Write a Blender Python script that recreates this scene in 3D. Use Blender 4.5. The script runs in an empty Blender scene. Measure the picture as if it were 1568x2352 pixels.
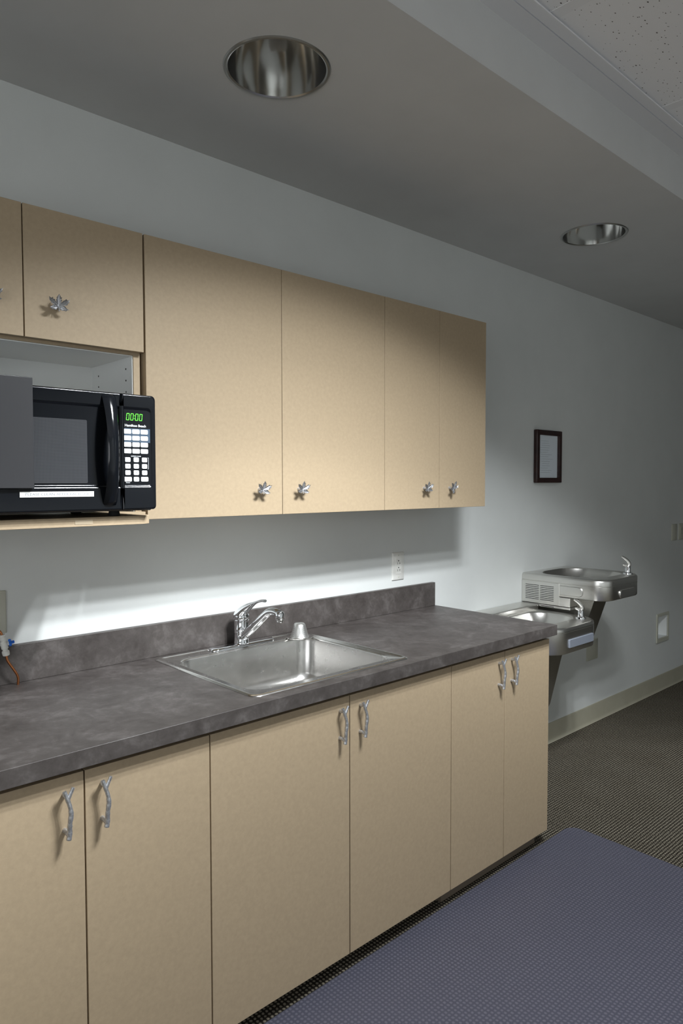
import bpy, bmesh, math, random
from math import sin, cos, pi, radians
from mathutils import Vector, Matrix
random.seed(7)
SC = bpy.context.scene
COL = SC.collection

# ------------------------------------------------------------------ materials
def nmat(name):
    m = bpy.data.materials.new(name); m.use_nodes = True
    nt = m.node_tree; b = nt.nodes['Principled BSDF']
    return m, nt, b
def L(nt, a, b): nt.links.new(a, b)
def simple(name, col, rough=.5, metal=0., spec=.5, emit=None, estr=0., coat=0.):
    m, nt, b = nmat(name)
    b.inputs['Base Color'].default_value = (*col, 1)
    b.inputs['Roughness'].default_value = rough
    b.inputs['Metallic'].default_value = metal
    b.inputs['Specular IOR Level'].default_value = spec
    b.inputs['Coat Weight'].default_value = coat
    if emit:
        b.inputs['Emission Color'].default_value = (*emit, 1)
        b.inputs['Emission Strength'].default_value = estr
    return m
def coords(nt, scale=(1, 1, 1), rot=(0, 0, 0)):
    tc = nt.nodes.new('ShaderNodeTexCoord'); mp = nt.nodes.new('ShaderNodeMapping')
    mp.inputs['Scale'].default_value = scale; mp.inputs['Rotation'].default_value = rot
    L(nt, tc.outputs['Object'], mp.inputs['Vector']); return mp.outputs['Vector']
def noise(nt, vec, scale, detail=4., rough=.5, dist=0.):
    n = nt.nodes.new('ShaderNodeTexNoise'); n.inputs['Scale'].default_value = scale
    n.inputs['Detail'].default_value = detail; n.inputs['Roughness'].default_value = rough
    n.inputs['Distortion'].default_value = dist
    L(nt, vec, n.inputs['Vector']); return n.outputs['Fac']
def ramp(nt, fac, stops):
    r = nt.nodes.new('ShaderNodeValToRGB')
    while len(r.color_ramp.elements) < len(stops): r.color_ramp.elements.new(.5)
    for e, (p, c) in zip(r.color_ramp.elements, stops):
        e.position = p; e.color = (*c, 1)
    L(nt, fac, r.inputs['Fac']); return r.outputs['Color']
def bump(nt, b, h, strength, dist=.001):
    n = nt.nodes.new('ShaderNodeBump'); n.inputs['Strength'].default_value = strength
    n.inputs['Distance'].default_value = dist
    L(nt, h, n.inputs['Height']); L(nt, n.outputs['Normal'], b.inputs['Normal'])

def mottled(name, c0, c1, scale, rough, bs=.0, detail=5., lo=.35, hi=.65, spec=.5, bscale=None):
    m, nt, b = nmat(name); v = coords(nt)
    n = noise(nt, v, scale, detail, .6)
    L(nt, ramp(nt, n, [(lo, c0), (hi, c1)]), b.inputs['Base Color'])
    b.inputs['Roughness'].default_value = rough
    b.inputs['Specular IOR Level'].default_value = spec
    if bs: bump(nt, b, noise(nt, v, bscale or scale, 3.), bs)
    return m

M = {}
M['wall'] = mottled('wall_paint', (.665, .685, .672), (.695, .715, .702), 3., .75, .15, spec=.25, bscale=350)
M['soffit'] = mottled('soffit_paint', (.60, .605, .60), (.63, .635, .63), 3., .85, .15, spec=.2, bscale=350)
M['mdf'] = mottled('tan_board', (.390, .302, .200), (.433, .336, .222), 90., .52, .08, detail=6., lo=.3, hi=.7, spec=.35, bscale=500)
M['mdf_edge'] = simple('board_edge', (.36, .25, .14), .6)
M['white_lam'] = simple('white_laminate', (.84, .86, .85), .45)
M['dark'] = simple('dark_void', (.015, .012, .010), .8)
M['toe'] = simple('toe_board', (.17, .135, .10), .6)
# grey-brown laminate of the worktop
m, nt, b = nmat('slate_laminate'); v = coords(nt)
n1 = noise(nt, v, 9., 6., .62, .6); n2 = noise(nt, v, 45., 5., .7, .4)
mx = nt.nodes.new('ShaderNodeMix'); mx.data_type = 'FLOAT'; mx.inputs[0].default_value = .35
L(nt, n1, mx.inputs[2]); L(nt, n2, mx.inputs[3])
L(nt, ramp(nt, mx.outputs[0], [(.36, (.048, .041, .038)), (.52, (.075, .066, .062)), (.66, (.125, .113, .108))]), b.inputs['Base Color'])
b.inputs['Roughness'].default_value = .45; b.inputs['Specular IOR Level'].default_value = .35
bump(nt, b, n2, .12); M['lam'] = m
# steels
def steel(name, col, rough, sc=(1, 1, 60), bs=.06, aniso=.0):
    m, nt, b = nmat(name); v = coords(nt, sc)
    n = noise(nt, v, 40., 3.)
    b.inputs['Base Color'].default_value = (*col, 1); b.inputs['Metallic'].default_value = 1
    mr = nt.nodes.new('ShaderNodeMapRange'); mr.inputs['To Min'].default_value = rough * .8; mr.inputs['To Max'].default_value = rough * 1.25
    L(nt, n, mr.inputs['Value']); L(nt, mr.outputs['Result'], b.inputs['Roughness'])
    bump(nt, b, n, bs, .0003); return m
M['steel'] = steel('brushed_steel', (.70, .69, .66), .31)
M['sink'] = steel('sink_steel', (.66, .65, .63), .25, (1, 1, 1), .0004)
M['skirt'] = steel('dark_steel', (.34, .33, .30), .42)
M['chrome'] = simple('chrome', (.80, .81, .83), .06, 1)
M['can'] = simple('reflector_metal', (.86, .86, .85), .11, .97)
M['ring'] = simple('reflector_rim', (.55, .55, .54), .28, 1)
# pewter of knobs and pulls
m, nt, b = nmat('pewter'); v = coords(nt); n = noise(nt, v, 260., 4.)
L(nt, ramp(nt, n, [(.35, (.44, .45, .47)), (.65, (.66, .67, .70))]), b.inputs['Base Color'])
b.inputs['Metallic'].default_value = .82; b.inputs['Roughness'].default_value = .36; bump(nt, b, n, .2, .0003); M['pewter'] = m
M['black_gloss'] = simple('black_gloss', (.005, .006, .008), .13, 0, .36)
M['black_sat'] = simple('black_satin', (.020, .021, .024), .32)
M['panel'] = simple('charcoal_panel', (.030, .030, .033), .36, 0, .5)
M['rubber'] = simple('black_rubber', (.010, .010, .010), .8)
M['white'] = simple('white_plastic', (.78, .78, .74), .4)
M['btn'] = simple('button_white', (.80, .82, .84), .45)
M['btntext'] = simple('button_print', (.20, .22, .25), .6)
M['ivory'] = simple('ivory_plastic', (.54, .54, .46), .5)
M['slot'] = simple('slot_black', (.010, .010, .010), .7)
M['band'] = simple('slate_blue_print', (.055, .085, .125), .3)
M['led'] = simple('green_segments', (.02, .3, .02), .5, emit=(.16, 1., .05), estr=1.6)
M['frame'] = mottled('dark_cherry_wood', (.018, .006, .006), (.035, .012, .010), 30., .35)
M['paper'] = simple('certificate_paper', (.78, .86, .93), .6)
M['print'] = simple('faint_print', (.36, .42, .48), .6)
M['glass_pane'] = None
m, nt, b = nmat('clear_glass')
b.inputs['Base Color'].default_value = (1, 1, 1, 1); b.inputs['Roughness'].default_value = .02
b.inputs['Alpha'].default_value = .10; M['glass_pane'] = m
M['copper'] = simple('copper_pipe', (.60, .24, .10), .32, 1)
M['blue'] = simple('blue_plastic', (.012, .16, .72), .35)
M['pushbar'] = simple('push_bar_grey', (.19, .21, .25), .45)
M['base'] = mottled('cream_vinyl', (.36, .34, .26), (.39, .37, .29), 6., .5)
M['bulb'] = simple('lamp_glass', (.6, .6, .58), .3)
# ceiling tile with fissures
m, nt, b = nmat('mineral_tile'); v = coords(nt, (1, 1.9, 1), (0, 0, .5))
vo = nt.nodes.new('ShaderNodeTexVoronoi'); vo.inputs['Scale'].default_value = 52.; L(nt, v, vo.inputs['Vector'])
n = noise(nt, v, 14., 3.)
ad = nt.nodes.new('ShaderNodeMath'); ad.operation = 'MULTIPLY_ADD'; ad.inputs[1].default_value = .55; L(nt, n, ad.inputs[0]); L(nt, vo.outputs['Distance'], ad.inputs[2])
L(nt, ramp(nt, ad.outputs[0], [(.37, (.13, .12, .11)), (.42, (.84, .84, .85))]), b.inputs['Base Color'])
b.inputs['Roughness'].default_value = .95; b.inputs['Specular IOR Level'].default_value = .1
bump(nt, b, ad.outputs[0], .2); M['tile'] = m
M['grid'] = simple('grid_white', (.80, .80, .81), .7)
# carpet: light loops on a dark ground
m, nt, b = nmat('loop_carpet')
tc = nt.nodes.new('ShaderNodeTexCoord')
def vmath(op, a, val=None, second=None):
    n = nt.nodes.new('ShaderNodeVectorMath'); n.operation = op; L(nt, a, n.inputs[0])
    if val is not None: n.inputs[1].default_value = val
    if second is not None: L(nt, second, n.inputs[1])
    return n
nz = nt.nodes.new('ShaderNodeTexNoise'); nz.inputs['Scale'].default_value = 60.; L(nt, tc.outputs['Object'], nz.inputs['Vector'])
jj = vmath('SCALE', nz.outputs['Color']); jj.inputs['Scale'].default_value = .006
sm = vmath('ADD', tc.outputs['Object'], second=jj.outputs[0])
sc = vmath('MULTIPLY', sm.outputs[0], (1 / .0135, 1 / .0128, 0))
fr = vmath('FRACTION', sc.outputs[0]); sb = vmath('SUBTRACT', fr.outputs[0], (.5, .5, 0))
ml = vmath('MULTIPLY', sb.outputs[0], (1.15, 1., 0)); ln = vmath('LENGTH', ml.outputs[0])
big = noise(nt, tc.outputs['Object'], 5., 3.)
c = ramp(nt, ln.outputs['Value'], [(.25, (.290, .262, .205)), (.42, (.026, .022, .017))])
mv = nt.nodes.new('ShaderNodeMix'); mv.data_type = 'RGBA'; mv.blend_type = 'MULTIPLY'; mv.inputs[0].default_value = .5
L(nt, c, mv.inputs[6]); L(nt, ramp(nt, big, [(.3, (.75, .72, .68)), (.7, (1., 1., 1.))]), mv.inputs[7])
L(nt, mv.outputs[2], b.inputs['Base Color']); b.inputs['Roughness'].default_value = .95
b.inputs['Specular IOR Level'].default_value = .1; M['carpet'] = m
# translucent vinyl mat
m, nt, b = nmat('vinyl_mat')
b.inputs['Base Color'].default_value = (.235, .238, .310, 1); b.inputs['Roughness'].default_value = .38
tr = nt.nodes.new('ShaderNodeBsdfTransparent'); tr.inputs['Color'].default_value = (.90, .91, .98, 1)
mixs = nt.nodes.new('ShaderNodeMixShader'); mixs.inputs[0].default_value = .25
L(nt, tr.outputs[0], mixs.inputs[1]); L(nt, b.outputs[0], mixs.inputs[2])
L(nt, mixs.outputs[0], nt.nodes['Material Output'].inputs['Surface'])
bump(nt, b, noise(nt, coords(nt), 300., 2.), .3); M['mat'] = m
# microwave door screen: perforated metal behind dark glass
m, nt, b = nmat('perforated_screen')
tc = nt.nodes.new('ShaderNodeTexCoord')
s1 = vmath('MULTIPLY', tc.outputs['Object'], (1 / .0030, 0, 1 / .0026)); f1 = vmath('FRACTION', s1.outputs[0]); b1 = vmath('SUBTRACT', f1.outputs[0], (.5, 0, .5)); l1 = vmath('LENGTH', b1.outputs[0])
L(nt, ramp(nt, l1.outputs['Value'], [(.26, (.016, .017, .020)), (.48, (.060, .062, .068))]), b.inputs['Base Color'])
b.inputs['Roughness'].default_value = .25; M['screen'] = m

# ------------------------------------------------------------------ mesh helpers
class MB:
    def __init__(s): s.bm = bmesh.new()
    def box(s, x0, x1, y0, y1, z0, z1):
        v = [s.bm.verts.new((x, y, z)) for z in (z0, z1) for y in (y0, y1) for x in (x0, x1)]
        for f in ((0, 2, 3, 1), (4, 5, 7, 6), (0, 1, 5, 4), (2, 6, 7, 3), (0, 4, 6, 2), (1, 3, 7, 5)):
            s.bm.faces.new([v[i] for i in f])
        return s
    def loft(s, loops, cap0=True, cap1=True):
        rs = [[s.bm.verts.new(p) for p in lp] for lp in loops]
        n = len(rs[0])
        for a, b in zip(rs, rs[1:]):
            for i in range(n):
                s.bm.faces.new((a[i], a[(i + 1) % n], b[(i + 1) % n], b[i]))
        if cap0: s.bm.faces.new(rs[0][::-1])
        if cap1: s.bm.faces.new(rs[-1])
        return s
    def tube(s, pts, rad, n=14, caps=True):
        pts = [Vector(p) for p in pts]
        if not hasattr(rad, '__len__'): rad = [rad] * len(pts)
        t0 = (pts[1] - pts[0]).normalized()
        up = Vector((0, 0, 1)) if abs(t0.z) < .9 else Vector((1, 0, 0))
        nx = t0.cross(up).normalized(); loops = []
        for i, p in enumerate(pts):
            if i == 0: t = pts[1] - p
            elif i == len(pts) - 1: t = p - pts[i - 1]
            else: t = (pts[i + 1] - p).normalized() + (p - pts[i - 1]).normalized()
            t.normalize(); nx = (nx - t * nx.dot(t)).normalized(); ny = t.cross(nx)
            r = rad[i]; rx, ry = (r if hasattr(r, '__len__') else (r, r))
            loops.append([p + nx * (rx * cos(2 * pi * k / n)) + ny * (ry * sin(2 * pi * k / n)) for k in range(n)])
        return s.loft(loops, caps, caps)
    def lathe(s, prof, c=(0, 0, 0), n=48, caps=True):
        loops = [[(c[0] + r * cos(2 * pi * k / n), c[1] + r * sin(2 * pi * k / n), c[2] + z) for k in range(n)] for r, z in prof]
        return s.loft(loops, caps, caps)
    def prism(s, poly, y0, y1, plane='xz'):
        if plane == 'xz': f = lambda a, b, d: (a, d, b)
        elif plane == 'xy': f = lambda a, b, d: (a, b, d)
        else: f = lambda a, b, d: (d, a, b)
        return s.loft([[f(a, b, y0) for a, b in poly], [f(a, b, y1) for a, b in poly]])
    def grid_slab(s, xs, ys, z0, z1, holes=(), ax='z'):
        """slab of cells with rectangular holes (cell index tuples)"""
        P = (lambda a, b, d: (a, b, d)) if ax == 'z' else (lambda a, b, d: (a, d, b))
        V = {}
        def v(i, j, k):
            if (i, j, k) not in V: V[(i, j, k)] = s.bm.verts.new(P(xs[i], ys[j], (z0, z1)[k]))
            return V[(i, j, k)]
        nx, ny = len(xs) - 1, len(ys) - 1
        full = lambda i, j: 0 <= i < nx and 0 <= j < ny and (i, j) not in holes
        for i in range(nx):
            for j in range(ny):
                if not full(i, j): continue
                s.bm.faces.new([v(i, j, 0), v(i, j + 1, 0), v(i + 1, j + 1, 0), v(i + 1, j, 0)])
                s.bm.faces.new([v(i, j, 1), v(i + 1, j, 1), v(i + 1, j + 1, 1), v(i, j + 1, 1)])
                for di, dj, a, b in ((-1, 0, (i, j), (i, j + 1)), (1, 0, (i + 1, j + 1), (i + 1, j)), (0, -1, (i + 1, j), (i, j)), (0, 1, (i, j + 1), (i + 1, j + 1))):
                    if not full(i + di, j + dj):
                        s.bm.faces.new([v(*a, 0), v(*b, 0), v(*b, 1), v(*a, 1)][::-1])
        return s
    def xf(s, mat):
        bmesh.ops.transform(s.bm, matrix=mat, verts=s.bm.verts[:]); return s
def rr(x0, x1, y0, y1, r, z, n=8):
    """rounded rectangle loop, r scalar or [front-left, front-right, back-right, back-left] (front = y0)"""
    if not hasattr(r, '__len__'): r = [r] * 4
    out = []
    for (cx, cy, rad, a0) in ((x0 + r[0], y0 + r[0], r[0], pi), (x1 - r[1], y0 + r[1], r[1], 1.5 * pi), (x1 - r[2], y1 - r[2], r[2], 0), (x0 + r[3], y1 - r[3], r[3], .5 * pi)):
        for k in range(n + 1):
            a = a0 + k * .5 * pi / n; out.append((cx + rad * cos(a), cy + rad * sin(a), z))
    return out
def smooth_pts(pts, sub=6):
    pts = [Vector(p) for p in pts]; out = []
    for i in range(len(pts) - 1):
        p0 = pts[max(i - 1, 0)]; p1 = pts[i]; p2 = pts[i + 1]; p3 = pts[min(i + 2, len(pts) - 1)]
        for k in range(sub):
            t = k / sub
            out.append(.5 * ((2 * p1) + (-p0 + p2) * t + (2 * p0 - 5 * p1 + 4 * p2 - p3) * t * t + (-p0 + 3 * p1 - 3 * p2 + p3) * t ** 3))
    out.append(pts[-1]); return out
def smooth_vals(v, sub=6):
    return [p.x for p in smooth_pts([(a, 0, 0) for a in v], sub)]

ORG = {}
def root(name, loc, label, cat, group=None):
    o = bpy.data.objects.new(name, None); o.empty_display_size = .05; COL.objects.link(o)
    o.location = loc; o['label'] = label; o['category'] = cat
    if group: o['group'] = group
    ORG[o.name] = Vector(loc); return o
def emit(name, mb, mat, parent=None, bev=0., seg=2, ang=35, world=True, loc=None, label=None, solid=0.):
    """link the builder as one mesh object; geometry is given in room coordinates"""
    me = bpy.data.meshes.new(name); bm = mb.bm
    bmesh.ops.recalc_face_normals(bm, faces=bm.faces[:])
    off = ORG.get(parent.name, Vector((0, 0, 0))) if parent else Vector((0, 0, 0))
    if world and parent: bmesh.ops.translate(bm, vec=-off, verts=bm.verts[:])
    bm.to_mesh(me); bm.free()
    for p in me.polygons: p.use_smooth = True
    me.set_sharp_from_angle(angle=radians(ang))
    me.materials.append(mat)
    o = bpy.data.objects.new(name, me); COL.objects.link(o)
    if parent: o.parent = parent; ORG[o.name] = off
    if loc is not None: o.location = Vector(loc) - off
    if solid:
        md = o.modifiers.new('thick', 'SOLIDIFY'); md.thickness = solid; md.offset = 0
    if bev:
        md = o.modifiers.new('bevel', 'BEVEL'); md.width = bev; md.segments = seg; md.limit_method = 'ANGLE'; md.angle_limit = radians(40)
        md.harden_normals = False
    if label: o['label'] = label
    return o
def struct(name, mb, mat, bev=0.):
    o = emit(name, mb, mat, bev=bev); o['kind'] = 'structure'; return o
def single(o, label, cat, group=None):
    o['label'] = label; o['category'] = cat
    if group: o['group'] = group
    return o
def text_mesh(name, body, size, loc, mat, parent, width=None, ext=.0002, align='CENTER', offset=0.):
    cu = bpy.data.curves.new('txt', 'FONT'); cu.body = body; cu.size = size; cu.extrude = ext
    cu.align_x = align; cu.align_y = 'CENTER'; cu.offset = offset; cu.resolution_u = 3
    to = bpy.data.objects.new('txt', cu); COL.objects.link(to)
    bpy.context.view_layer.update()
    me = bpy.data.meshes.new_from_object(to.evaluated_get(bpy.context.evaluated_depsgraph_get()))
    COL.objects.unlink(to); bpy.data.objects.remove(to)
    xs = [v.co.x for v in me.vertices]; w = max(xs) - min(xs)
    k = (width / w) if width else 1.
    me.transform(Matrix.Diagonal((k, 1, 1, 1))); me.transform(Matrix.Rotation(pi / 2, 4, 'X'))
    me.materials.clear(); me.materials.append(mat)
    o = bpy.data.objects.new(name, me); COL.objects.link(o); o.parent = parent
    off = ORG[parent.name]; ORG[o.name] = off; o.location = Vector(loc) - off
    return o

# ------------------------------------------------------------------ the room
CZ = 2.605           # underside of the dropped soffit
TZ = 2.765           # main ceiling
SY = -.95            # soffit front
XL, XR, YF = -2.4, 8.5, -4.4
# back wall with the small recess cut through it
xs = [XL, 5.005, 5.18, XR]; zs = [0, .372, .532, 3.0]
struct('wall_back', MB().grid_slab(xs, zs, 0., .12, holes={(1, 1)}, ax='y'), M['wall'])
struct('wall_left', MB().grid_slab([YF, -3.9, -1.5, 0.0], [0, .85, 2.25, 3.0], XL - .12, XL, holes={(1, 1)}, ax='z').xf(Matrix(((0, 0, 1, 0), (1, 0, 0, 0), (0, 1, 0, 0), (0, 0, 0, 1)))), M['wall'])
struct('wall_right', MB().box(XR, XR + .12, YF, 0, 0, 3), M['wall'])
struct('wall_front', MB().box(XL, XR, YF - .12, YF, 0, 3), M['wall'])
struct('floor', MB().box(XL, XR, YF, .12, -.1, 0), M['carpet'])
struct('ceiling', MB().box(XL, XR, YF, -1.045, TZ + .008, TZ + .06), M['tile'])
# soffit: underside with two round holes, front face, return strip
def circle(c, r, z, n=48): return [(c[0] + r * cos(2 * pi * k / n), c[1] + r * sin(2 * pi * k / n), z) for k in range(n)]
LAMPS = [(1.205, -.56), (3.035, -.52)]
RA = .137
sf = MB(); bm = sf.bm
def add_loop(pts):
    vs = [bm.verts.new(p) for p in pts]
    return [bm.edges.new((vs[i], vs[(i + 1) % len(vs)])) for i in range(len(vs))]
eds = add_loop([(XL, SY, CZ), (XR, SY, CZ), (XR, 0, CZ), (XL, 0, CZ)])
for c in LAMPS: eds += add_loop(circle(c, RA, CZ))
bmesh.ops.triangle_fill(bm, edges=eds, use_beauty=True, use_dissolve=False)
sf.box(XL, XR, SY, SY + .015, CZ + .0002, TZ)
struct('trim_1', sf, M['soffit'])
struct('trim_2', MB().box(XL, XR, -1.012, SY + .01, TZ, TZ + .05), M['grid'])
g = MB().box(XL, XR, -1.050, -1.016, TZ - .001, TZ + .004)
x = 1.79 - .72 * 5
while x < XR - .1:
    g.box(x - .020, x + .020, YF, -1.049, TZ + .0068, TZ + .0095); x += .72
for y in (-2.26, -3.48): g.box(XL, XR, y - .017, y + .017, TZ + .0072, TZ + .0095)
struct('trim_3', g, M['grid'])
# vinyl cove base
bs = MB(); prof = [(0, 0), (-.022, 0), (-.016, .004), (-.010, .016), (-.008, .100), (-.005, .107), (0, .107)]
bs.prism(prof, 2.56, XR, 'yz')
struct('baseboard_back', bs, M['base'])
# unseen window added in the side wall as the opening for fill light
wf = MB()
for a in ((-3.9, -1.5, .85, .90), (-3.9, -1.5, 2.2, 2.25), (-3.9, -3.84, .9, 2.2), (-1.56, -1.5, .9, 2.2), (-2.73, -2.67, .9, 2.2)):
    wf.box(XL - .09, XL - .03, a[0], a[1], a[2], a[3])
struct('added_window_1', wf, M['white_lam'])

# ------------------------------------------------------------------ recessed downlights
def downlight(c, label):
    t = root('recessed_downlight', (c[0], c[1], CZ), label, 'ceiling light', 'recessed downlights in the soffit')
    prof = [(RA - .002, .003), (RA + .007, .002), (RA + .009, -.001), (RA + .006, -.004), (RA, -.004), (RA - .004, -.001)]
    n = 64
    emit('trim_ring', MB().loft([circle(c, r, CZ + z, n) for r, z in prof + [prof[0]]], False, False), M['ring'], t)
    R = []
    for k in range(15):
        u = k / 14; R.append((RA - .004 - .050 * u ** 1.6, -.001 + .20 * u))
    emit('reflector', MB().loft([circle(c, r, CZ + z, n) for r, z in R], False, True), M['can'], t, solid=.0)
    lamp = MB().lathe([(.004, .198), (.026, .197), (.028, .185), (.030, .178)], (c[0], c[1], CZ), 24)
    for a in range(4):
        px, py = c[0] + .016 * cos(a * pi / 2 + .5), c[1] + .016 * sin(a * pi / 2 + .5)
        lamp.tube([(px, py, CZ + .180), (px, py, CZ + .120), (px, py, CZ + .112)], [.007, .007, .003], 10)
    emit('lamp', lamp, M['bulb'], t)
    return t
downlight(LAMPS[0], 'large round chrome recessed downlight in the soffit above the tall upper cabinets')
downlight(LAMPS[1], 'smaller-looking round chrome recessed downlight in the soffit out towards the drinking fountains')

# ------------------------------------------------------------------ base cabinets
YD = -.615; DT = .855; DB = .068; ZT = .873
def twig_mesh():
    mb = MB(); y = -.023
    P = [(-.003, y, -.058), (-.001, y, -.044), (-.001, y - .002, -.024), (.0015, y - .003, -.004), (.000, y - .003, .012), (-.004, y - .001, .028), (-.0105, y + .001, .048)]
    r = [.0054, .0058, .0050, .0056, .0046, .0048, .0044]
    mb.tube(smooth_pts(P), [a * (1 + .045 * sin(i * 1.3)) for i, a in enumerate(smooth_vals(r))], 12)
    mb.tube(smooth_pts([(-.003, y, .030), (.001, y - .002, .040), (.0065, y - .004, .054)], 4), smooth_vals([.0044, .0038, .0038], 4), 10)
    mb.tube(smooth_pts([(-.008, y + .002, .040), (-.006, -.012, .036), (-.001, .0, .034)], 4), smooth_vals([.0046, .0044, .0054], 4), 10)
    mb.tube(smooth_pts([(-.001, y + .001, -.050), (-.003, -.012, -.045), (-.003, .0, -.0455)], 4), smooth_vals([.0054, .0048, .0058], 4), 10)
    for (a, b, c_) in ((.0035, y - .003, .002), (-.003, y - .004, -.018), (.004, y, -.030)):
        mb.lathe([(.0004, -.002), (.0020, -.001), (.0020, .001), (.0004, .002)], (a, b, c_), 8)
    return mb
TWIG = None
def add_twig(parent, x):
    global TWIG
    if TWIG is None:
        o = emit('twig_pull', twig_mesh(), M['pewter'], parent, world=False, loc=(x, YD, .782)); TWIG = o.data
    else:
        o = bpy.data.objects.new('twig_pull', TWIG); COL.objects.link(o); o.parent = parent
        ORG[o.name] = ORG[parent.name]; o.location = Vector((x, YD, .782)) - ORG[parent.name]
    return o
def base_cab(x0, xm, x1, pulls, label, toe_y):
    t = root('base_cabinet', ((x0 + x1) / 2, -.3, 0), label, 'cabinet', 'base cabinets under the worktop')
    c = MB()
    c.box(x0 + .001, x0 + .019, -.592, -.005, .085, ZT - .001); c.box(x1 - .019, x1 - .001, -.592, -.005, .085, ZT - .001)
    c.box(x0 + .019, x1 - .019, -.592, -.005, .085, .103); c.box(x0 + .019, x1 - .019, -.012, -.005, .103, ZT - .001)
    c.box(x0 + .019, x1 - .019, -.592, -.572, ZT - .10, ZT - .001)
    emit('carcass', c, M['mdf'], t)
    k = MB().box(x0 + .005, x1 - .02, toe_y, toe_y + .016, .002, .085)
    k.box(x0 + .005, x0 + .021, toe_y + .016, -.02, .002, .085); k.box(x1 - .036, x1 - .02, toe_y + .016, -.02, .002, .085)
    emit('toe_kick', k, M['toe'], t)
    for a, b, px in ((x0, xm, pulls[0]), (xm, x1, pulls[1])):
        d = emit('door', MB().box(a + .0018, b - .0018, YD, -.595, DB, DT), M['mdf'], t, bev=.0008)
        add_twig(d, px)
    return t
base_cab(.302, .620, .940, (.578, .662), 'tan two-door base cabinet at the left end with twig pulls, nearest the camera', -.540)
base_cab(.940, 1.422, 1.904, (1.384, 1.467), 'wide tan two-door base cabinet directly under the sink with twig pulls', -.545)
base_cab(1.904, 2.222, 2.534, (2.184, 2.267), 'narrow tan two-door base cabinet at the right end of the worktop beside the fountains', -.568)

# ------------------------------------------------------------------ worktop
t = root('worktop', (1.4, -.32, ZT), 'long dark grey-brown mottled laminate worktop with backsplash, holding the sink', 'worktop')
X0 = -.30; XE = 2.542
SX0, SX1, SYF, SYB = 1.083, 1.708, -.603, -.045
emit('counter_slab', MB().grid_slab([X0, SX0 + .014, SX1 - .014, XE], [-.645, SYF + .014, SYB - .014, -.001], ZT, .914, holes={(1, 1)}), M['lam'], t, bev=.0012)
emit('backsplash', MB().box(X0, XE - .008, -.021, -.001, .9142, 1.0225), M['lam'], t, bev=.0012)

# ------------------------------------------------------------------ sink
t = root('kitchen_sink', (1.395, -.32, .914), 'rectangular single-bowl stainless steel drop-in sink set in the dark worktop', 'sink')
bx0, bx1, by0, by1 = 1.118, 1.672, -.560, -.118
lp = [rr(SX0 + .010, SX1 - .010, SYF + .010, SYB - .010, .022, .9080),
      rr(SX0, SX1, SYF, SYB, .028, .9145), rr(SX0 + .001, SX1 - .001, SYF + .001, SYB - .001, .028, .9162),
      rr(SX0 + .006, SX1 - .006, SYF + .006, SYB - .006, .026, .9190), rr(SX0 + .011, SX1 - .011, SYF + .011, SYB - .011, .024, .9184),
      rr(SX0 + .015, SX1 - .015, SYF + .015, SYB - .012, .022, .9160),
      rr(bx0 - .005, bx1 + .005, by0 - .005, by1 + .005, .062, .9160), rr(bx0 - .001, bx1 + .001, by0 - .001, by1 + .001, .060, .9140),
      rr(bx0 + .001, bx1 - .001, by0 + .001, by1 - .001, .060, .9080), rr(bx0 + .006, bx1 - .006, by0 + .006, by1 - .006, .060, .79),
      rr(bx0 + .011, bx1 - .011, by0 + .011, by1 - .011, .060, .768), rr(bx0 + .024, bx1 - .024, by0 + .024, by1 - .024, .060, .754),
      rr(bx0 + .050, bx1 - .050, by0 + .050, by1 - .050, .060, .749), rr(1.350, 1.440, -.385, -.295, .0449, .746),
      rr(1.353, 1.437, -.382, -.298, .0419, .740), rr(1.370, 1.420, -.365, -.315, .0249, .735)]
emit('basin', MB().loft(lp, False, True), M['sink'], t, ang=50)
emit('drain_strainer', MB().lathe([(.040, .7485), (.043, .7505), (.036, .7500), (.030, .744), (.012, .742), (.008, .747), (.002, .748)], (1.395, -.34, 0), 32), M['chrome'], t)
# faucet
FX, FY = 1.408, -.080
t = root('kitchen_faucet', (FX, FY, .916), 'chrome single-lever faucet on the back ledge of the sink', 'faucet')
es = MB().loft([rr(1.275, 1.545, FY - .028, FY + .026, .0265, .9165), rr(1.275, 1.545, FY - .028, FY + .026, .0265, .920), rr(1.279, 1.541, FY - .024, FY + .022, .0225, .9245), rr(1.30, 1.52, FY - .012, FY + .010, .0105, .9265)])
emit('escutcheon', es, M['chrome'], t, ang=60)
bd = MB().lathe([(.0275, .9245), (.0275, .930), (.0262, .932), (.0262, .962), (.0270, .963), (.0270, .966), (.0262, .967), (.0262, .972), (.0270, .973), (.0270, .976), (.0262, .977), (.0262, 1.006), (.0240, 1.008)], (FX, FY, 0), 36)
emit('faucet_body', bd, M['chrome'], t, ang=40)
lv = MB()
P = [(FX - .004, FY + .016, 1.010), (FX - .002, FY + .002, 1.026), (FX + .001, FY - .030, 1.052), (FX + .002, FY - .075, 1.074), (FX + .003, FY - .112, 1.086), (FX + .003, FY - .134, 1.088)]
lv.tube(smooth_pts(P), [(a, b_) for a, b_ in zip(smooth_vals([.024, .026, .020, .012, .0100, .0070]), smooth_vals([.012, .020, .0145, .0055, .0045, .0050]))], 20)
lv.lathe([(.0250, 1.007), (.0275, 1.012), (.0270, 1.022), (.023, 1.032), (.015, 1.040), (.004, 1.043)], (FX, FY, 0), 32)
emit('lever_handle', lv, M['chrome'], t, ang=70)
sp = MB()
P = [(FX, FY - .012, .952), (FX, FY - .045, .972), (FX, FY - .105, 1.016), (FX, FY - .150, 1.049), (FX, FY - .172, 1.058), (FX, FY - .195, 1.060), (FX, FY - .212, 1.057)]
sp.tube(smooth_pts(P), smooth_vals([.0180, .0155, .0140, .0130, .0125, .0122, .0120]), 20)
emit('spout', sp, M['chrome'], t, ang=70)
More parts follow.
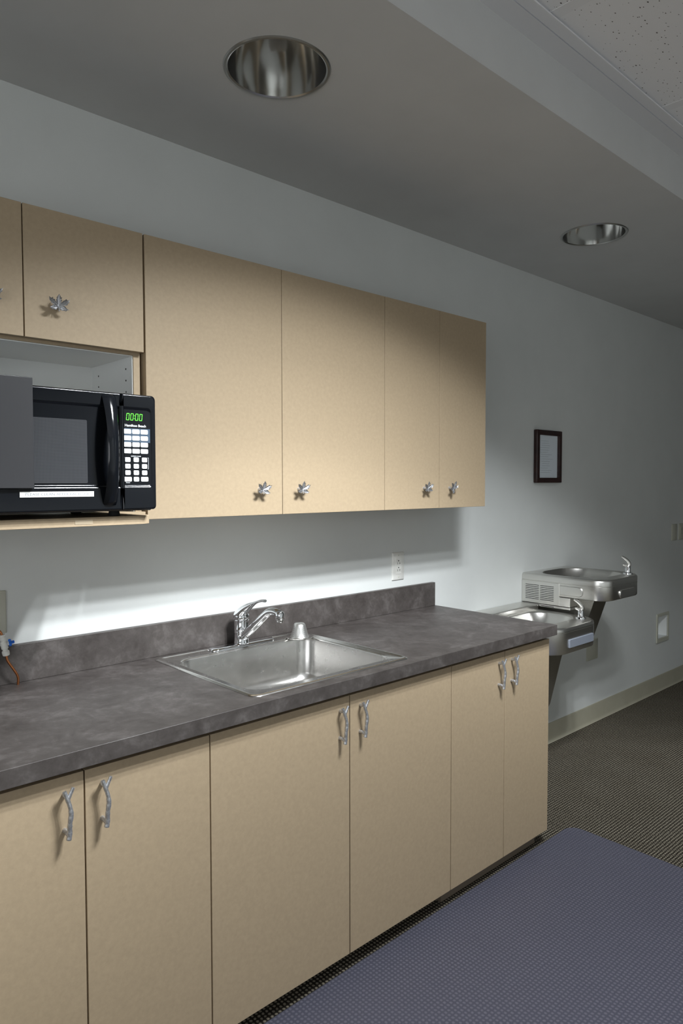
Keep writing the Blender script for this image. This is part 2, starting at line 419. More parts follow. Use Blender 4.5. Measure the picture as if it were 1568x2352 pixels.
ae = MB().lathe([(.0105, 1.064), (.0135, 1.060), (.0140, 1.050), (.0128, 1.049), (.0128, 1.046), (.0140, 1.045), (.0140, 1.038), (.0115, 1.034), (.0100, 1.028)], (FX, FY - .218, 0), 28)
emit('aerator', ae, M['chrome'], t, ang=40)
# strainer cup turned upside down
m, nt, b = nmat('perforated_steel'); tc = nt.nodes.new('ShaderNodeTexCoord')
s1 = vmath('MULTIPLY', tc.outputs['Object'], (1 / .0017, 1 / .0017, 1 / .0017)); f1 = vmath('FRACTION', s1.outputs[0]); b1 = vmath('SUBTRACT', f1.outputs[0], (.5, .5, .5)); l1 = vmath('LENGTH', b1.outputs[0])
L(nt, ramp(nt, l1.outputs['Value'], [(.28, (.25, .25, .24)), (.42, (.70, .70, .68))]), b.inputs['Base Color'])
b.inputs['Metallic'].default_value = .9; b.inputs['Roughness'].default_value = .38; M['perf'] = m
sx, sy = 1.630, -.128
t = root('sink_strainer', (sx, sy, .918), 'upturned hat-shaped steel mesh sink strainer on the rear right corner of the sink', 'strainer')
emit('strainer_cup', MB().lathe([(.036, .9200), (.032, .926), (.029, .938), (.0245, .955), (.0215, .966), (.017, .971), (.004, .9715)], (sx, sy, 0), 40, caps=True), M['perf'], t, ang=60)
emit('brim', MB().lathe([(.034, .919), (.040, .9178), (.048, .9184), (.052, .9205), (.053, .9225), (.051, .9232), (.046, .9212), (.040, .9206), (.034, .922)], (sx, sy, 0), 48, caps=False), M['sink'], t, ang=60)

# ------------------------------------------------------------------ upper cabinets
YU = -.297; U1 = 2.171; U0 = 1.3825; U2 = 1.846
half = [(0, 1.0), (.07, .86), (.13, .84), (.16, .70), (.25, .70), (.20, .52), (.29, .46), (.21, .24), (.34, .33), (.42, .46), (.55, .44), (.62, .60), (.76, .50), (.98, .60), (.90, .42), (.93, .30), (.80, .22), (.74, .06), (.60, .03), (.47, -.05), (.60, -.09), (.70, -.22), (.92, -.34), (.72, -.42), (.64, -.52), (.44, -.48), (.26, -.50), (.05, -.20), (.035, -.52)]
outline = half + [(-x, z) for x, z in half[::-1] if x > 0]
def leaf_mesh(tilt=0.):
    mb = MB(); bm = mb.bm; S = .027; c = (0., -.08); n = len(outline)
    def cup(x, z):
        a = math.atan2(z - c[1], x - c[0]); r = math.hypot(x - c[0], z - c[1])
        lobes = [pi / 2, .52, pi - .52, -.32, pi + .32]
        d = min(abs((a - l + pi) % (2 * pi) - pi) for l in lobes)
        return -.0045 * r * min(1, d * 2.6) - .0050 * r * r
    rings = []
    for k, f in enumerate((1.0, .86, .55, .25)):
        rings.append([bm.verts.new(((c[0] + (x - c[0]) * f) * S, (cup(x, z) * (1 if k else 1.25)) * f - .001 * (k == 0), (c[1] + (z - c[1]) * f) * S)) for x, z in outline])
    for a, b_ in zip(rings, rings[1:]):
        for i in range(n): bm.faces.new((a[i], a[(i + 1) % n], b_[(i + 1) % n], b_[i]))
    cv = bm.verts.new((c[0] * S, 0, c[1] * S))
    for i in range(n): bm.faces.new((rings[-1][i], rings[-1][(i + 1) % n], cv))
    bmesh.ops.solidify(bm, geom=bm.faces[:], thickness=.0018)
    for tip in ((0, .95), (.88, .50), (-.88, .50), (.80, -.33), (-.80, -.33)):
        q0 = Vector((0, -.0014, c[1] * S)); q1 = Vector((tip[0] * S, -.0012 + cup(*tip), tip[1] * S))
        mb.tube([q0, (q0 + q1) / 2 + Vector((0, .0005, 0)), q1], [.0011, .0008, .0004], 6)
    mb.tube([(0, -.0015, c[1] * S), (.0006, -.0035, -.010), (.0008, -.004, -.0155)], [.0013, .0011, .0011], 8)
    mb.xf(Matrix.Rotation(tilt, 4, 'Y'))
    mb.xf(Matrix.Translation((0, -.0195, 0)))
    mb.tube([(0, .0, -.001), (0, -.003, -.001), (0, -.008, -.001), (0, -.0185, -.001)], [.0075, .0068, .0045, .0045], 14)
    return mb
LEAF = None
def add_leaf(parent, x, z, tilt=0.):
    global LEAF
    if tilt:
        return emit('maple_leaf_knob', leaf_mesh(tilt), M['pewter'], parent, world=False, loc=(x, YU, z), ang=30)
    if LEAF is None:
        o = emit('maple_leaf_knob', leaf_mesh(), M['pewter'], parent, world=False, loc=(x, YU, z), ang=30); LEAF = o.data
    else:
        o = bpy.data.objects.new('maple_leaf_knob', LEAF); COL.objects.link(o); o.parent = parent
        ORG[o.name] = ORG[parent.name]; o.location = Vector((x, YU, z)) - ORG[parent.name]
    return o
def upper_cab(x0, xm, x1, knobs, label):
    t = root('wall_cabinet', ((x0 + x1) / 2, -.14, U0), label, 'cabinet', 'wall cabinets above the worktop')
    c = MB(); z0, z1 = U0 + .001, U1 - .001; yf = YU + .021
    c.box(x0 + .001, x0 + .019, yf, -.001, z0, z1); c.box(x1 - .019, x1 - .0002, yf, -.001, z0, z1)
    c.box(x0 + .019, x1 - .019, yf, -.001, z0, z0 + .018); c.box(x0 + .019, x1 - .019, yf, -.001, z1 - .018, z1)
    c.box(x0 + .019, x1 - .019, -.008, -.001, z0 + .018, z1 - .018)
    emit('carcass', c, M['mdf'], t)
    for (a, b_), (kx, kt) in zip(((x0, xm), (xm, x1)), knobs):
        d = emit('door', MB().box(a + .0009, b_ - .0009, YU, YU + .019, U0, U1), M['mdf'], t, bev=.0008)
        add_leaf(d, kx, 1.464, kt)
    return t
upper_cab(.943, 1.422, 1.904, ((1.330, .10), (1.491, .06)), 'wide tan wall cabinet with two tall leaf-knob doors, directly right of the microwave')
upper_cab(1.904, 2.222, 2.534, ((2.128, .0), (2.288, -.75)), 'narrower tall tan wall cabinet with two leaf-knob doors at the right end of the row')
# microwave cabinet: short doors over an open white niche with a projecting shelf
t = root('microwave_cabinet', (.62, -.14, U0), 'tan wall cabinet with short doors over an open white niche that holds the microwave', 'cabinet')
c = MB(); x0, x1 = .302, .936; yf = YU + .021
c.box(x0, x0 + .019, yf, -.001, 1.405, U1 - .001); c.box(x1 - .019, x1, yf, -.001, 1.405, U1 - .001)
c.box(x0 + .019, x1 - .019, yf, -.001, 1.838, 1.856); c.box(x0 + .019, x1 - .019, yf, -.001, U1 - .019, U1 - .001)
c.box(x0 + .019, x1 - .019, -.008, -.001, 1.856, U1 - .019)
emit('carcass', c, M['mdf'], t)
nl = MB().box(x0 + .020, x0 + .024, yf + .004, -.0095, 1.4055, 1.837); nl.box(x1 - .0215, x1 - .0190, yf + .004, -.0095, 1.4055, 1.837)
nl.box(x0 + .024, x1 - .0215, -.0095, -.002, 1.4055, 1.837); nl.box(x0 + .024, x1 - .0215, yf + .004, -.0095, 1.8355, 1.8378)
lin = emit('niche_lining', nl, M['white_lam'], t, label='white laminate lining')
for yy in (-.235, -.055):
    for k in range(6):
        zz = 1.805 - .032 * k
        emit('shelf_pin_hole', MB().tube([(x1 - .0220, yy, zz), (x1 - .0212, yy, zz)], .0027, 10), M['slot'], lin)
sh = MB(); r = .045
poly = [(.302, -.001), (.302, -.513)] + [(.853 - r + r * cos(a), -.513 + r + r * sin(a)) for a in [(-pi / 2) + k * pi / 16 for k in range(9)]] + [(.853, -.30), (.936, -.30), (.936, -.001)]
emit('projecting_shelf', MB().prism(poly, 1.3835, 1.4045, 'xy'), M['mdf'], t, bev=.0008)
emit('shelf_tape', MB().box(.650, .692, -.5138, -.5131, 1.389, 1.3985), simple('clear_tape', (.50, .41, .29), .3), t)
for (a, b_), kx in zip(((.302, .620), (.620, .940)), (.537, .6965)):
    d = emit('door', MB().box(a + .0012, b_ - .0018, YU, YU + .019, U2, U1), M['mdf'], t, bev=.0008)
    add_leaf(d, kx, 1.931)

# ------------------------------------------------------------------ microwave
MF = -.540
t = root('microwave_oven', (.617, -.37, 1.405), 'black countertop microwave with green digital display, standing on the projecting shelf', 'microwave')
emit('casing', MB().box(.396, .838, -.521, -.205, 1.4175, 1.695), M['black_sat'], t, bev=.003)
for a in (.43, .76):
    for b_ in (-.48, -.25): emit('foot', MB().lathe([(.013, 1.4048), (.014, 1.4055), (.012, 1.419)], (a, b_, 0), 16), M['rubber'], t)
def xzloop(x0, x1, z0, z1, r, y, n=6):
    return [(a, y, b_) for a, b_, _ in rr(x0, x1, z0, z1, r, 0, n)]
def face_panel(x0, x1, z0, z1, ro, ix0, ix1, iz0, iz1, ri, depth=.005):
    return MB().loft([xzloop(x0, x1, z0, z1, ro, MF + .019), xzloop(x0, x1, z0, z1, ro, MF + .004), xzloop(x0 + .0012, x1 - .0012, z0 + .0015, z1 - .0015, ro, MF + .001),
        xzloop(x0 + .004, x1 - .004, z0 + .004, z1 - .004, ro, MF), xzloop(x0 + .0050, x1 - .0050, z0 + .0050, z1 - .0050, ro, MF), xzloop(ix0 - .0058, ix1 + .0058, iz0 - .0070, iz1 + .0070, [q + .003 for q in ri], MF), xzloop(ix0 - .0054, ix1 + .0054, iz0 - .0060, iz1 + .0060, [q + .003 for q in ri], MF + .0001),
        xzloop(ix0 - .002, ix1 + .002, iz0 - .002, iz1 + .002, [q + .001 for q in ri], MF + depth * .6), xzloop(ix0, ix1, iz0, iz1, ri, MF + depth), xzloop(ix0 + .0006, ix1 - .0006, iz0 + .0006, iz1 - .0006, ri, MF + depth)], True, True)
s_ = .0005
door = emit('door', face_panel(.392, .7535, 1.4205, 1.6955, [.008, s_, s_, .008], .418, .7475, 1.479, 1.659, [.006, s_, s_, .006]), M['black_gloss'], t, ang=60)
emit('window', MB().loft([xzloop(.448, .672, 1.484, 1.628, .003, MF + .0050), xzloop(.448, .672, 1.484, 1.628, .003, MF + .0040)]), M['screen'], door)
hb = MB(); loops = []
N = 26
for k in range(N + 1):
    u = k / N; z = 1.4325 + u * (1.690 - 1.4325); bow = sin(pi * u) ** .8 * .034
    xl = .706; w = .035 - .007 * sin(pi * u)
    y = MF - .001 - bow
    prof = [(xl, y + .003), (xl + w * .25, y - .003), (xl + w * .55, y - .0035), (xl + w * .85, y), (xl + w, y + .006), (xl + w * .9, y + .013), (xl + w * .5, y + .011), (xl + w * .1, y + .008)]
    loops.append([(a, min(b_, MF + .004), z) for a, b_ in prof])
hb.loft(loops)
emit('door_handle', hb, M['black_gloss'], door, ang=60)
cp = emit('control_panel', face_panel(.7548, .842, 1.4205, 1.6955, [s_, .008, .010, s_], .7575, .8285, 1.479, 1.659, [s_, .006, .010, s_], .004), M['black_gloss'], t, ang=60)
yp = MF + .004
emit('print_band', MB().box(.7578, .8282, yp - .0004, yp - .0001, 1.5815, 1.6145), M['band'], cp)
cols = (.7697, .7912, .8127)
def button(cx, zt, w, digit=None):
    h = .0113
    q = MB().loft([xzloop(cx - w / 2, cx + w / 2, zt - h, zt, .0024, yp - .0003, 4), xzloop(cx - w / 2 + .0003, cx + w / 2 - .0003, zt - h + .0003, zt - .0003, .0024, yp - .0012, 4)])
    o = emit('button', q, M['btn'], cp)
    return o
digits = {}
for rI in range(4):
    for cx in cols: button(cx, 1.6125 - .0155 * rI, .0194)
ks = ['1', '2', '3', '4', '5', '6', '7', '8', '9']
for rI in range(4):
    for cI, cx in enumerate(cols):
        zt = 1.5455 - .0155 * rI
        wide = rI == 3 and cI != 1
        button(cx, zt, .0194 if wide else .0140)
        if not wide: digits[(cx, zt)] = '0' if rI == 3 else ks[rI * 3 + cI]
for (cx, zt), ch in digits.items():
    text_mesh('button_numeral', ch, .0070, (cx, yp - .0013, zt - .0056), M['btntext'], cp)
text_mesh('brand_lettering', 'Hamilton Beach', .0082, (.7905, yp - .0003, 1.6210), M['btn'], cp, width=.054, offset=.00016)
text_mesh('express_cook_lettering', 'EXPRESS COOK', .0040, (.7910, yp - .0003, 1.5482), M['btn'], cp, width=.0255)
text_mesh('small_lettering', 'Timer', .0042, (.7697, yp - .0003, 1.4852), M['btn'], cp, width=.011)
for x_, s in ((.7588, 1), (.8236, -1)):
    br = MB().box(min(x_, x_ + s * .0006), max(x_, x_ + s * .0006), yp - .0004, yp - .0001, 1.5180, 1.5455)
    for zz in (1.5180, 1.5450): br.box(min(x_, x_ + s * .0030), max(x_, x_ + s * .0030), yp - .0004, yp - .0001, zz, zz + .0005)
    emit('bracket_print', br, M['btn'], cp)
# seven-segment 00:00
sg = MB()
def seg(x0, x1, z0, z1, zb, sh_=.10):
    pts = [(x0, z0), (x1, z0), (x1, z1), (x0, z1)]
    sg.prism([(a + (b_ - zb) * sh_, b_) for a, b_ in pts], yp - .0004, yp - .0001)
zb = 1.6335; H_ = .0165; W_ = .0076; T_ = .0013
for x_ in (.7668, .7773, .7895, .8000):
    seg(x_ + .0006, x_ + W_ - .0006, zb, zb + T_, zb); seg(x_ + .0006, x_ + W_ - .0006, zb + H_ - T_, zb + H_, zb)
    for xx in (x_, x_ + W_ - T_):
        seg(xx, xx + T_, zb + .0010, zb + H_ / 2 - .0005, zb); seg(xx, xx + T_, zb + H_ / 2 + .0005, zb + H_ - .0010, zb)
for zz in (zb + .0045, zb + .0105): seg(.7866, .7878, zz, zz + .0014, zb)
emit('clock_digits', sg, M['led'], cp, label='glowing green clock digits')
lb = emit('label_strip', MB().box(.521, .684, MF - .0008, MF - .0001, 1.4535, 1.4655), M['white'], t, label='white printed label strip')
text_mesh('label_lettering', 'PLEASE CLEAN AFTER EACH USE', .0078, (.6025, MF - .0009, 1.4595), simple('thin_print', (.30, .32, .36), .6), lb, width=.140)

# dark panel at the left of the picture, stood against the microwave front
pn = emit('dark_panel', MB().box(.335, .549, MF - .010, MF - .002, 1.473, 1.7105), M['panel'], bev=.0012)
single(pn, 'flat charcoal panel fixed upright over the left front of the black microwave', 'panel')

# ------------------------------------------------------------------ wall plates and valve
def plate(x0, x1, z0, z1, kind, label, mat, group, d=.006):
    cx, cz = (x0 + x1) / 2, (z0 + z1) / 2
    t = root('wall_plate' if kind == 'blank' else 'power_outlet', (cx, 0, z0), label, 'wall plate' if kind == 'blank' else 'outlet', group)
    emit('cover_plate', MB().loft([xzloop(x0, x1, z0, z1, .003, -.0002), xzloop(x0, x1, z0, z1, .003, -d * .5), xzloop(x0 + .003, x1 - .003, z0 + .003, z1 - .003, .003, -d)]), mat, t, ang=60)
    if kind == 'outlet':
        fc = emit('receptacle', MB().loft([xzloop(cx - .017, cx + .017, cz - .034, cz + .034, .002, -d + .001), xzloop(cx - .0165, cx + .0165, cz - .0335, cz + .0335, .002, -d - .0015)]), mat, t)
        sl = MB()
        for q in (-.018, .012):
            sl.box(cx - .0075, cx - .0058, -d - .0018, -d - .0012, cz + q - .004, cz + q + .005)
            sl.box(cx + .0055, cx + .0072, -d - .0018, -d - .0012, cz + q - .004, cz + q + .005)
            sl.box(cx + .0072, cx + .0105, -d - .0018, -d - .0012, cz + q, cz + q + .0014)
            sl.lathe([(.0028, -.0003), (.0028, .0003)], (0, 0, 0), 12) if False else sl.tube([(cx - .001, -d - .0019, cz + q + .012), (cx - .001, -d - .0012, cz + q + .012)], .0028, 12)
        emit('slots', sl, M['slot'], fc)
        for q in (-.048, .048): emit('screw', MB().tube([(cx, -d - .0006, cz + q), (cx, -d + .0005, cz + q)], .0030, 12), M['ivory'], t)
    return t
plate(2.260, 2.336, 1.054, 1.177, 'outlet', 'white duplex outlet on the wall just above the backsplash, under the wall cabinets', M['white'], None)
plate(5.228, 5.318, 1.062, 1.182, 'blank', 'plain blank wall plate at the far right, left neighbour of the grey outlet', M['ivory'], None)
plate(5.352, 5.440, 1.062, 1.182, 'outlet', 'duplex outlet at the far right edge of the wall, beside a blank plate', M['ivory'], None)
plate(.560, .655, 1.058, 1.180, 'blank', 'pale wall plate at the left edge, behind the blue-handled valve', M['ivory'], None)
plate(4.000, 4.138, .388, .518, 'blank', 'square pale wall plate low on the wall just right of the lower fountain', M['ivory'], None)
# recessed box low on the wall
t = root('recessed_wall_box', (5.09, 0, .345), 'small cream recessed box set low in the wall at the far right', 'wall box')
fr_ = MB().grid_slab([4.992, 5.010, 5.176, 5.194], [.345, .374, .530, .552], -.010, -.0003, holes={(1, 1)}, ax='y')
emit('box_frame', fr_, M['ivory'], t, bev=.002)
bx = MB().box(5.0065, 5.0095, -.0004, .060, .3735, .5305); bx.box(5.1755, 5.1785, -.0004, .060, .3735, .5305)
bx.box(5.0095, 5.1755, -.0004, .060, .3735, .3765); bx.box(5.0095, 5.1755, -.0004, .060, .5275, .5305); bx.box(5.0065, 5.1785, .060, .063, .3735, .5305)
emit('box_lining', bx, M['white_lam'], t)
# water shutoff valve with copper pipe
t = root('shutoff_valve', (.636, -.050, .915), 'white water valve with blue handle on a copper pipe above the worktop', 'valve')
vb = MB()
axis0 = Vector((.6385, -.050, 1.004)); axis1 = Vector((.6285, -.050, 1.064)); dv = axis1 - axis0
st = [(0, .0062), (.02, .0090), (.10, .0098), (.20, .0098), (.24, .0080), (.26, .0066), (.31, .0066), (.33, .0088), (.36, .0094), (.62, .0094), (.65, .0086), (.68, .0070), (.72, .0070), (.74, .0084), (.90, .0084), (.92, .0074), (1., .0074)]
vb.tube([axis0 + dv * a for a, _ in st], [b_ for _, b_ in st], 24)
vb.tube([(.634, -.050, 1.036), (.645, -.0505, 1.0385)], [.0068, .0056], 16)
emit('valve_body', vb, M['white'], t)
hub = Vector((.6445, -.0505, 1.0385)); ax = Vector((.98, -.12, .14)).normalized(); e1 = ax.cross(Vector((0, 0, 1))).normalized(); e2 = ax.cross(e1)
star = lambda d, k: [hub + ax * d + (e1 * cos(2 * pi * i / 24) + e2 * sin(2 * pi * i / 24)) * (.0078 + .0026 * cos(4 * 2 * pi * i / 24)) * k for i in range(24)]
hd = MB().loft([star(0, .7), star(.0008, 1), star(.0065, 1), star(.0075, .85), star(.0078, .45), star(.0150, .40), star(.0155, .3)])
emit('valve_handle', hd, M['blue'], t, bev=.001)
pp = [(.638, -.050, 1.008), (.641, -.050, .990), (.652, -.050, .970), (.664, -.047, .950), (.6705, -.043, .934), (.671, -.040, .912)]
cpipe = MB().tube(smooth_pts(pp), .0034, 12)
emit('copper_pipe', cpipe, M['copper'], t, label='bent copper pipe down to the worktop')
cpipe = MB().tube(smooth_pts([(.629, -.050, 1.058), (.622, -.048, 1.075), (.600, -.030, 1.088), (.585, -.004, 1.090)]), .0034, 12)
emit('copper_pipe', cpipe, M['copper'], t, label='copper pipe back to the wall')

# ------------------------------------------------------------------ framed certificate
t = root('picture_frame', (3.52, -.001, 1.484), 'small dark framed certificate hanging alone on the wall above the fountains', 'picture frame')
fx0, fx1, fz0, fz1 = 3.389, 3.650, 1.484, 1.775
emit('frame', MB().grid_slab([fx0, fx0 + .030, fx1 - .030, fx1], [fz0, fz0 + .028, fz1 - .028, fz1], -.024, -.001, holes={(1, 1)}, ax='y'), M['frame'], t, bev=.004, seg=2)
pr = emit('certificate', MB().box(fx0 + .029, fx1 - .029, -.010, -.002, fz0 + .027, fz1 - .027), M['paper'], t)
ln_ = MB()
for k in range(15):
    zz = fz1 - .060 - k * .0125; a = random.uniform(.01, .05); w = random.uniform(.07, .12)
    ln_.box(fx0 + .048 + a * .5, fx0 + .048 + a * .5 + w, -.0104, -.0101, zz, zz + .0016)
emit('faint_lines', ln_, M['print'], pr)
emit('glass', MB().box(fx0 + .028, fx1 - .028, -.0135, -.0120, fz0 + .026, fz1 - .026), M['glass_pane'], t)

# ------------------------------------------------------------------ drinking fountains
def bubbler(x, y, z, parent, dx=-.030, dy=.028):
    sp = emit('bubbler', MB().lathe([(.026, z - .001), (.025, z + .006), (.015, z + .010), (.0135, z + .040), (.0120, z + .042)], (x, y, 0), 28), M['chrome'], parent, ang=50)
    P = [(x, y, z + .038), (x + .003, y - .004, z + .052), (x - .002, y - .001, z + .066), (x - .014, y + .010, z + .082), (x - .028, y + .022, z + .094)]
    g = MB().tube(smooth_pts(P), [(a, b_) for a, b_ in zip(smooth_vals([.0125, .0110, .0080, .0060, .0035]), smooth_vals([.012, .010, .0095, .0090, .0060]))], 16)
    g.tube([(x - .004, y + .004, z + .040), (x - .016, y + .013, z + .047), (x - .022, y + .018, z + .050)], [.008, .007, .005], 12)
    emit('spout_guard', g, M['steel'], sp, ang=60)
def fountain(x0, x1, yf, zb, zs, zt, rf, bowl, label, rear, grille, pads, spout, shroud):
    t = root('drinking_fountain', ((x0 + x1) / 2, -.2, zb), label, 'drinking fountain', 'two-level wall-mounted drinking fountains')
    R = [rf[0], rf[1], .004, .004]; b0, b1, b2, b3, br_ = bowl
    O = lambda i, z: rr(x0 + i, x1 - i, yf + i, -.001, [max(q - i, .003) for q in R], z, 10)
    lp = [O(.010, zb), O(.002, zb + .003), O(0, zb + .008), O(0, zs - .002), O(.002, zs - .001), O(.002, zs + .001), O(0, zs + .002), O(0, zt - .012), O(.002, zt - .006), O(.006, zt - .002), O(.013, zt),
          rr(b0, b1, b2, b3, br_, zt, 10), rr(b0 + .004, b1 - .004, b2 + .004, b3 - .004, br_, zt - .003, 10), rr(b0 + .012, b1 - .012, b2 + .012, b3 - .012, br_ * .95, zt - .022, 10),
          rr(b0 + .035, b1 - .035, b2 + .030, b3 - .030, br_ * .8, zt - .045, 10), rr(b0 + .09, b1 - .09, b2 + .08, b3 - .08, br_ * .5, zt - .052, 10)]
    emit('basin', MB().loft(lp, True, True), M['steel'], t, ang=32)
    if rear: emit('rear_housing', rear, M['steel'], t, bev=.002)
    if grille: emit('louver_grille', grille, M['slot'], t)
    for p, mt in pads: emit('push_button', p, mt, t, ang=25)
    bubbler(*spout, zt, t)
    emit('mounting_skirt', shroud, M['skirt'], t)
    return t
# upper unit
ux0, ux1 = 3.287, 3.745
rear = MB().box(ux0 - .0005, ux1 - .03, -.285, -.0015, .845, .8925); rear.box(ux0 - .0009, ux0 + .03, -.224, -.0015, .8455, .9630); rear.box(ux0 + .002, ux1 - .05, -.285, -.0015, .830, .843)
gr = MB()
for k in range(9):
    zz = .943 - k * .0092
    for a, b_ in ((-.025, -.105), (-.113, -.192)): gr.box(ux0 - .0018, ux0 + .003, b_, a, zz - .0030, zz)
for a, b_ in ((-.030, -.105), (-.113, -.192)): gr.box(ux0 + .001, ux0 + .003, b_, a, .834, .8375)
def pad_side(x, y0, y1, z0, z1):
    return MB().loft([[(x + d, a, b_) for a, b_, _ in rr(y0 + i, y1 - i, z0 + i, z1 - i, [.020, .003, .003, .020], 0, 6)] for d, i in ((.001, 0), (-.0035, 0), (-.006, .002))])
def pad_front(x0, x1, z0, z1, y, r):
    return MB().loft([xzloop(x0 + i, x1 - i, z0 + i, z1 - i, r, y + d) for d, i in ((.012, 0), (-.0035, 0), (-.006, .002))])
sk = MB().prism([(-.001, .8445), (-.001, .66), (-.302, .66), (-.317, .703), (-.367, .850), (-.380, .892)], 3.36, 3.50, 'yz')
fountain(ux0, ux1, -.478, .893, .966, 1.000, (.085, .150), (3.325, 3.705, -.405, -.045, .115),
         'upper, right-hand stainless steel drinking fountain with slotted vent on its side', rear, gr,
         [(pad_side(ux0, -.355, -.228, .906, .954), M['steel']), (pad_front(3.425, 3.600, .900, .942, -.478, .018), M['steel'])],
         (3.644, -.418), sk)
# lower unit
lx0, lx1 = 2.826, 3.284
rear = MB().loft([rr(lx0 + .02, lx1, -.105, -.0015, [.05, .003, .003, .012], .8165), rr(lx0 + .02, lx1, -.105, -.0015, [.05, .003, .003, .012], .838), rr(lx0 + .026, lx1 - .002, -.099, -.003, [.05, .003, .003, .012], .842)])
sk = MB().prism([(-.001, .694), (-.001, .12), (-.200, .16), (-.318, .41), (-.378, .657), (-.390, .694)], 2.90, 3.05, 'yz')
fountain(lx0, lx1, -.468, .695, .797, .818, (.110, .130), (2.880, 3.215, -.375, -.130, .085),
         'lower, left-hand stainless steel drinking fountain partly hidden behind the end of the worktop', rear, None,
         [(pad_front(2.950, 3.175, .722, .762, -.468, .004), M['pushbar'])], (3.200, -.392), sk)

# ------------------------------------------------------------------ floor mat
mt = MB(); o_ = lambda i, z: rr(.70 + i, 2.762 - i, -2.05 + i, -.592 - i, .055, z, 8)
mt.loft([o_(0, .0006), o_(.001, .0022), o_(.005, .0040)])
single(emit('floor_mat', mt, M['mat']), 'translucent bluish vinyl floor mat on the carpet in front of the base cabinets', 'mat')

# ------------------------------------------------------------------ ceiling fixture of the main ceiling (lit)
LX, LY = 1.40, -1.82
t = root('key_or_fill_fixture', (LX, LY, TZ), 'square white louvred light fixture in the tile ceiling, above and behind the viewer', 'ceiling light')
fx = MB()
for a in ((LX - .30, LX + .30, LY - .30, LY - .285), (LX - .30, LX + .30, LY + .285, LY + .30), (LX - .30, LX - .285, LY - .285, LY + .285), (LX + .285, LX + .30, LY - .285, LY + .285)):
    fx.box(*a, TZ - .006, TZ + .006)
emit('fixture_frame', fx, M['grid'], t)
def spot(x, y, z, e, size, blend, rad, tgt=None, col=(.93, .97, 1.)):
    l = bpy.data.lights.new('key_or_fill_lamp', 'SPOT'); l.energy = e; l.spot_size = radians(size); l.spot_blend = blend
    l.shadow_soft_size = rad; l.color = col
    o = bpy.data.objects.new('key_or_fill_lamp', l); COL.objects.link(o); o.location = (x, y, z)
    d = (Vector(tgt) - o.location) if tgt else Vector((0, 0, -1))
    o.rotation_euler = d.to_track_quat('-Z', 'Y').to_euler(); return o
KEY = 66.; FILL = 115.
def photometric(o):
    """batwing distribution of a louvred fixture: strength by angle from straight down, cut off near 65 degrees"""
    l = o.data; l.use_nodes = True; nt = l.node_tree; em = nt.nodes['Emission']
    tc = nt.nodes.new('ShaderNodeTexCoord'); sp = nt.nodes.new('ShaderNodeSeparateXYZ'); ab = nt.nodes.new('ShaderNodeMath'); ab.operation = 'ABSOLUTE'
    L(nt, tc.outputs['Normal'], sp.inputs[0]); L(nt, sp.outputs['Z'], ab.inputs[0])
    pts = [(.400, .0), (.418, .04), (.46, .34), (.53, .48), (.56, .58), (.60, .76), (.648, 1.04), (.690, 1.65), (.745, 1.35), (.883, .66), (.94, .62), (1., .62)]
    r = nt.nodes.new('ShaderNodeValToRGB')
    while len(r.color_ramp.elements) < len(pts): r.color_ramp.elements.new(.5)
    for e, (p, v) in zip(r.color_ramp.elements, pts): e.position = p; e.color = (v / 1.7, v / 1.7, v / 1.7, 1)
    ml = nt.nodes.new('ShaderNodeMath'); ml.operation = 'MULTIPLY'; ml.inputs[1].default_value = 1.7
    L(nt, ab.outputs[0], r.inputs[0]); L(nt, r.outputs[0], ml.inputs[0]); L(nt, ml.outputs[0], em.inputs['Strength'])
for yy, k in ((-1.60, 1.), (-1.80, 1.1), (-2.08, .7)):
    for xx in (LX - .13, LX + .13):
        photometric(spot(xx, yy, TZ - .02, KEY * k, 140, .05, .05))
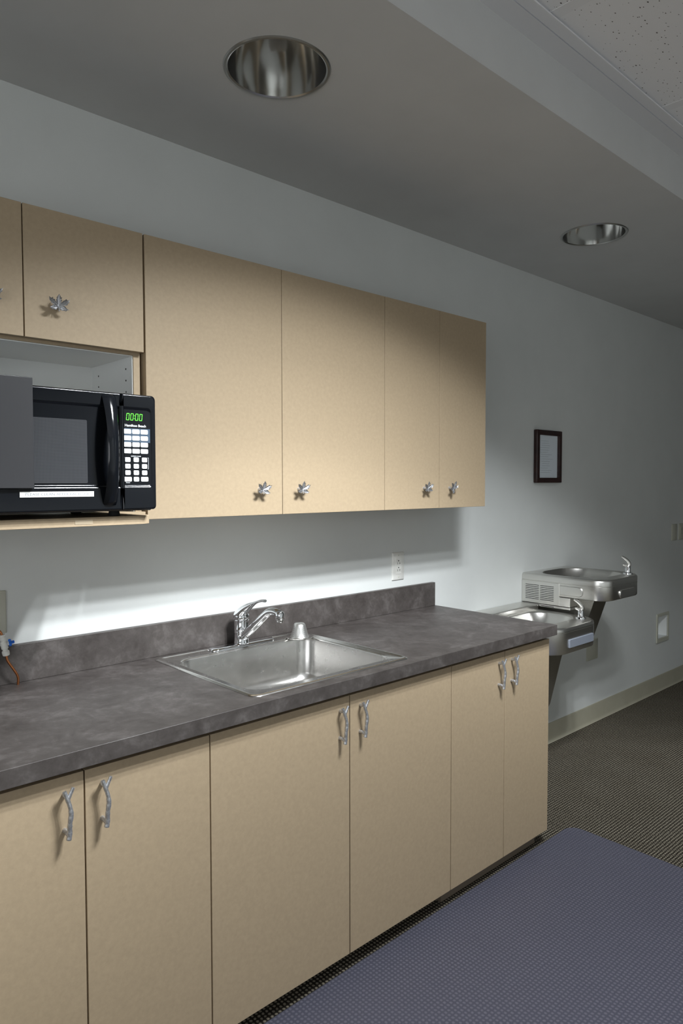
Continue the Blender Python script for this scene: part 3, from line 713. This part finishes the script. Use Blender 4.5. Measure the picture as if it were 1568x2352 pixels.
# two unseen fill lamps added further back, aimed at the wall opposite for bounce
for px_ in (.2, 3.4):
    t = root('key_or_fill_fixture', (px_, -3.3, TZ), 'added unseen fill lamp in the tile ceiling towards the opposite wall' + (', left of the two' if px_ < 1 else ', right of the two'), 'ceiling light')
    emit('trim_ring', MB().loft([circle((px_, -3.3), r, TZ + z, 32) for r, z in ((.09, -.004), (.11, -.004), (.11, .006), (.09, .006), (.09, -.004))], False, False), M['grid'], t)
    spot(px_, -3.3, TZ - .02, FILL, 110, .6, .09, (px_, -4.4, 1.35))

# added area light in the side window, tilted up for ambient fill and ceiling bounce
def area(loc, rot, sx_, sy_, e, col, spread=180):
    l = bpy.data.lights.new('window_fill_light', 'AREA'); l.shape = 'RECTANGLE'; l.size = sx_; l.size_y = sy_; l.energy = e; l.color = col; l.spread = radians(spread)
    o = bpy.data.objects.new('window_fill_light', l); COL.objects.link(o); o.location = loc; o.rotation_euler = rot; return o
area((XL - .06, -2.7, 1.55), (0, radians(-102), 0), 1.3, 2.2, 32., (.97, .985, 1.))

w = bpy.data.worlds.new('world'); SC.world = w; w.use_nodes = True
w.node_tree.nodes['Background'].inputs[0].default_value = (.75, .85, 1., 1)
w.node_tree.nodes['Background'].inputs[1].default_value = .3

# ------------------------------------------------------------------ camera
cam = bpy.data.cameras.new('camera'); co = bpy.data.objects.new('camera', cam); COL.objects.link(co)
yaw, pitch, roll, F = .747635, -.0409618, -.00131935, 1614.235
f = Vector((sin(yaw) * cos(pitch), cos(yaw) * cos(pitch), sin(pitch))); r = Vector((cos(yaw), -sin(yaw), 0)); u = r.cross(f)
r2 = r * cos(roll) + u * sin(roll); u2 = -r * sin(roll) + u * cos(roll)
R3 = Matrix((r2, u2, -f)).transposed()
co.matrix_world = Matrix.Translation((.003414, -2.109817, 1.483216)) @ R3.to_4x4()
cam.sensor_fit = 'HORIZONTAL'; cam.sensor_width = 36; cam.lens = F * 36 / 1568; cam.clip_start = .02
SC.camera = co
SC.view_settings.view_transform = 'Standard'; SC.view_settings.look = 'None'; SC.view_settings.gamma = 1
SC.view_settings.use_curve_mapping = False; SC.view_settings.exposure = 0.
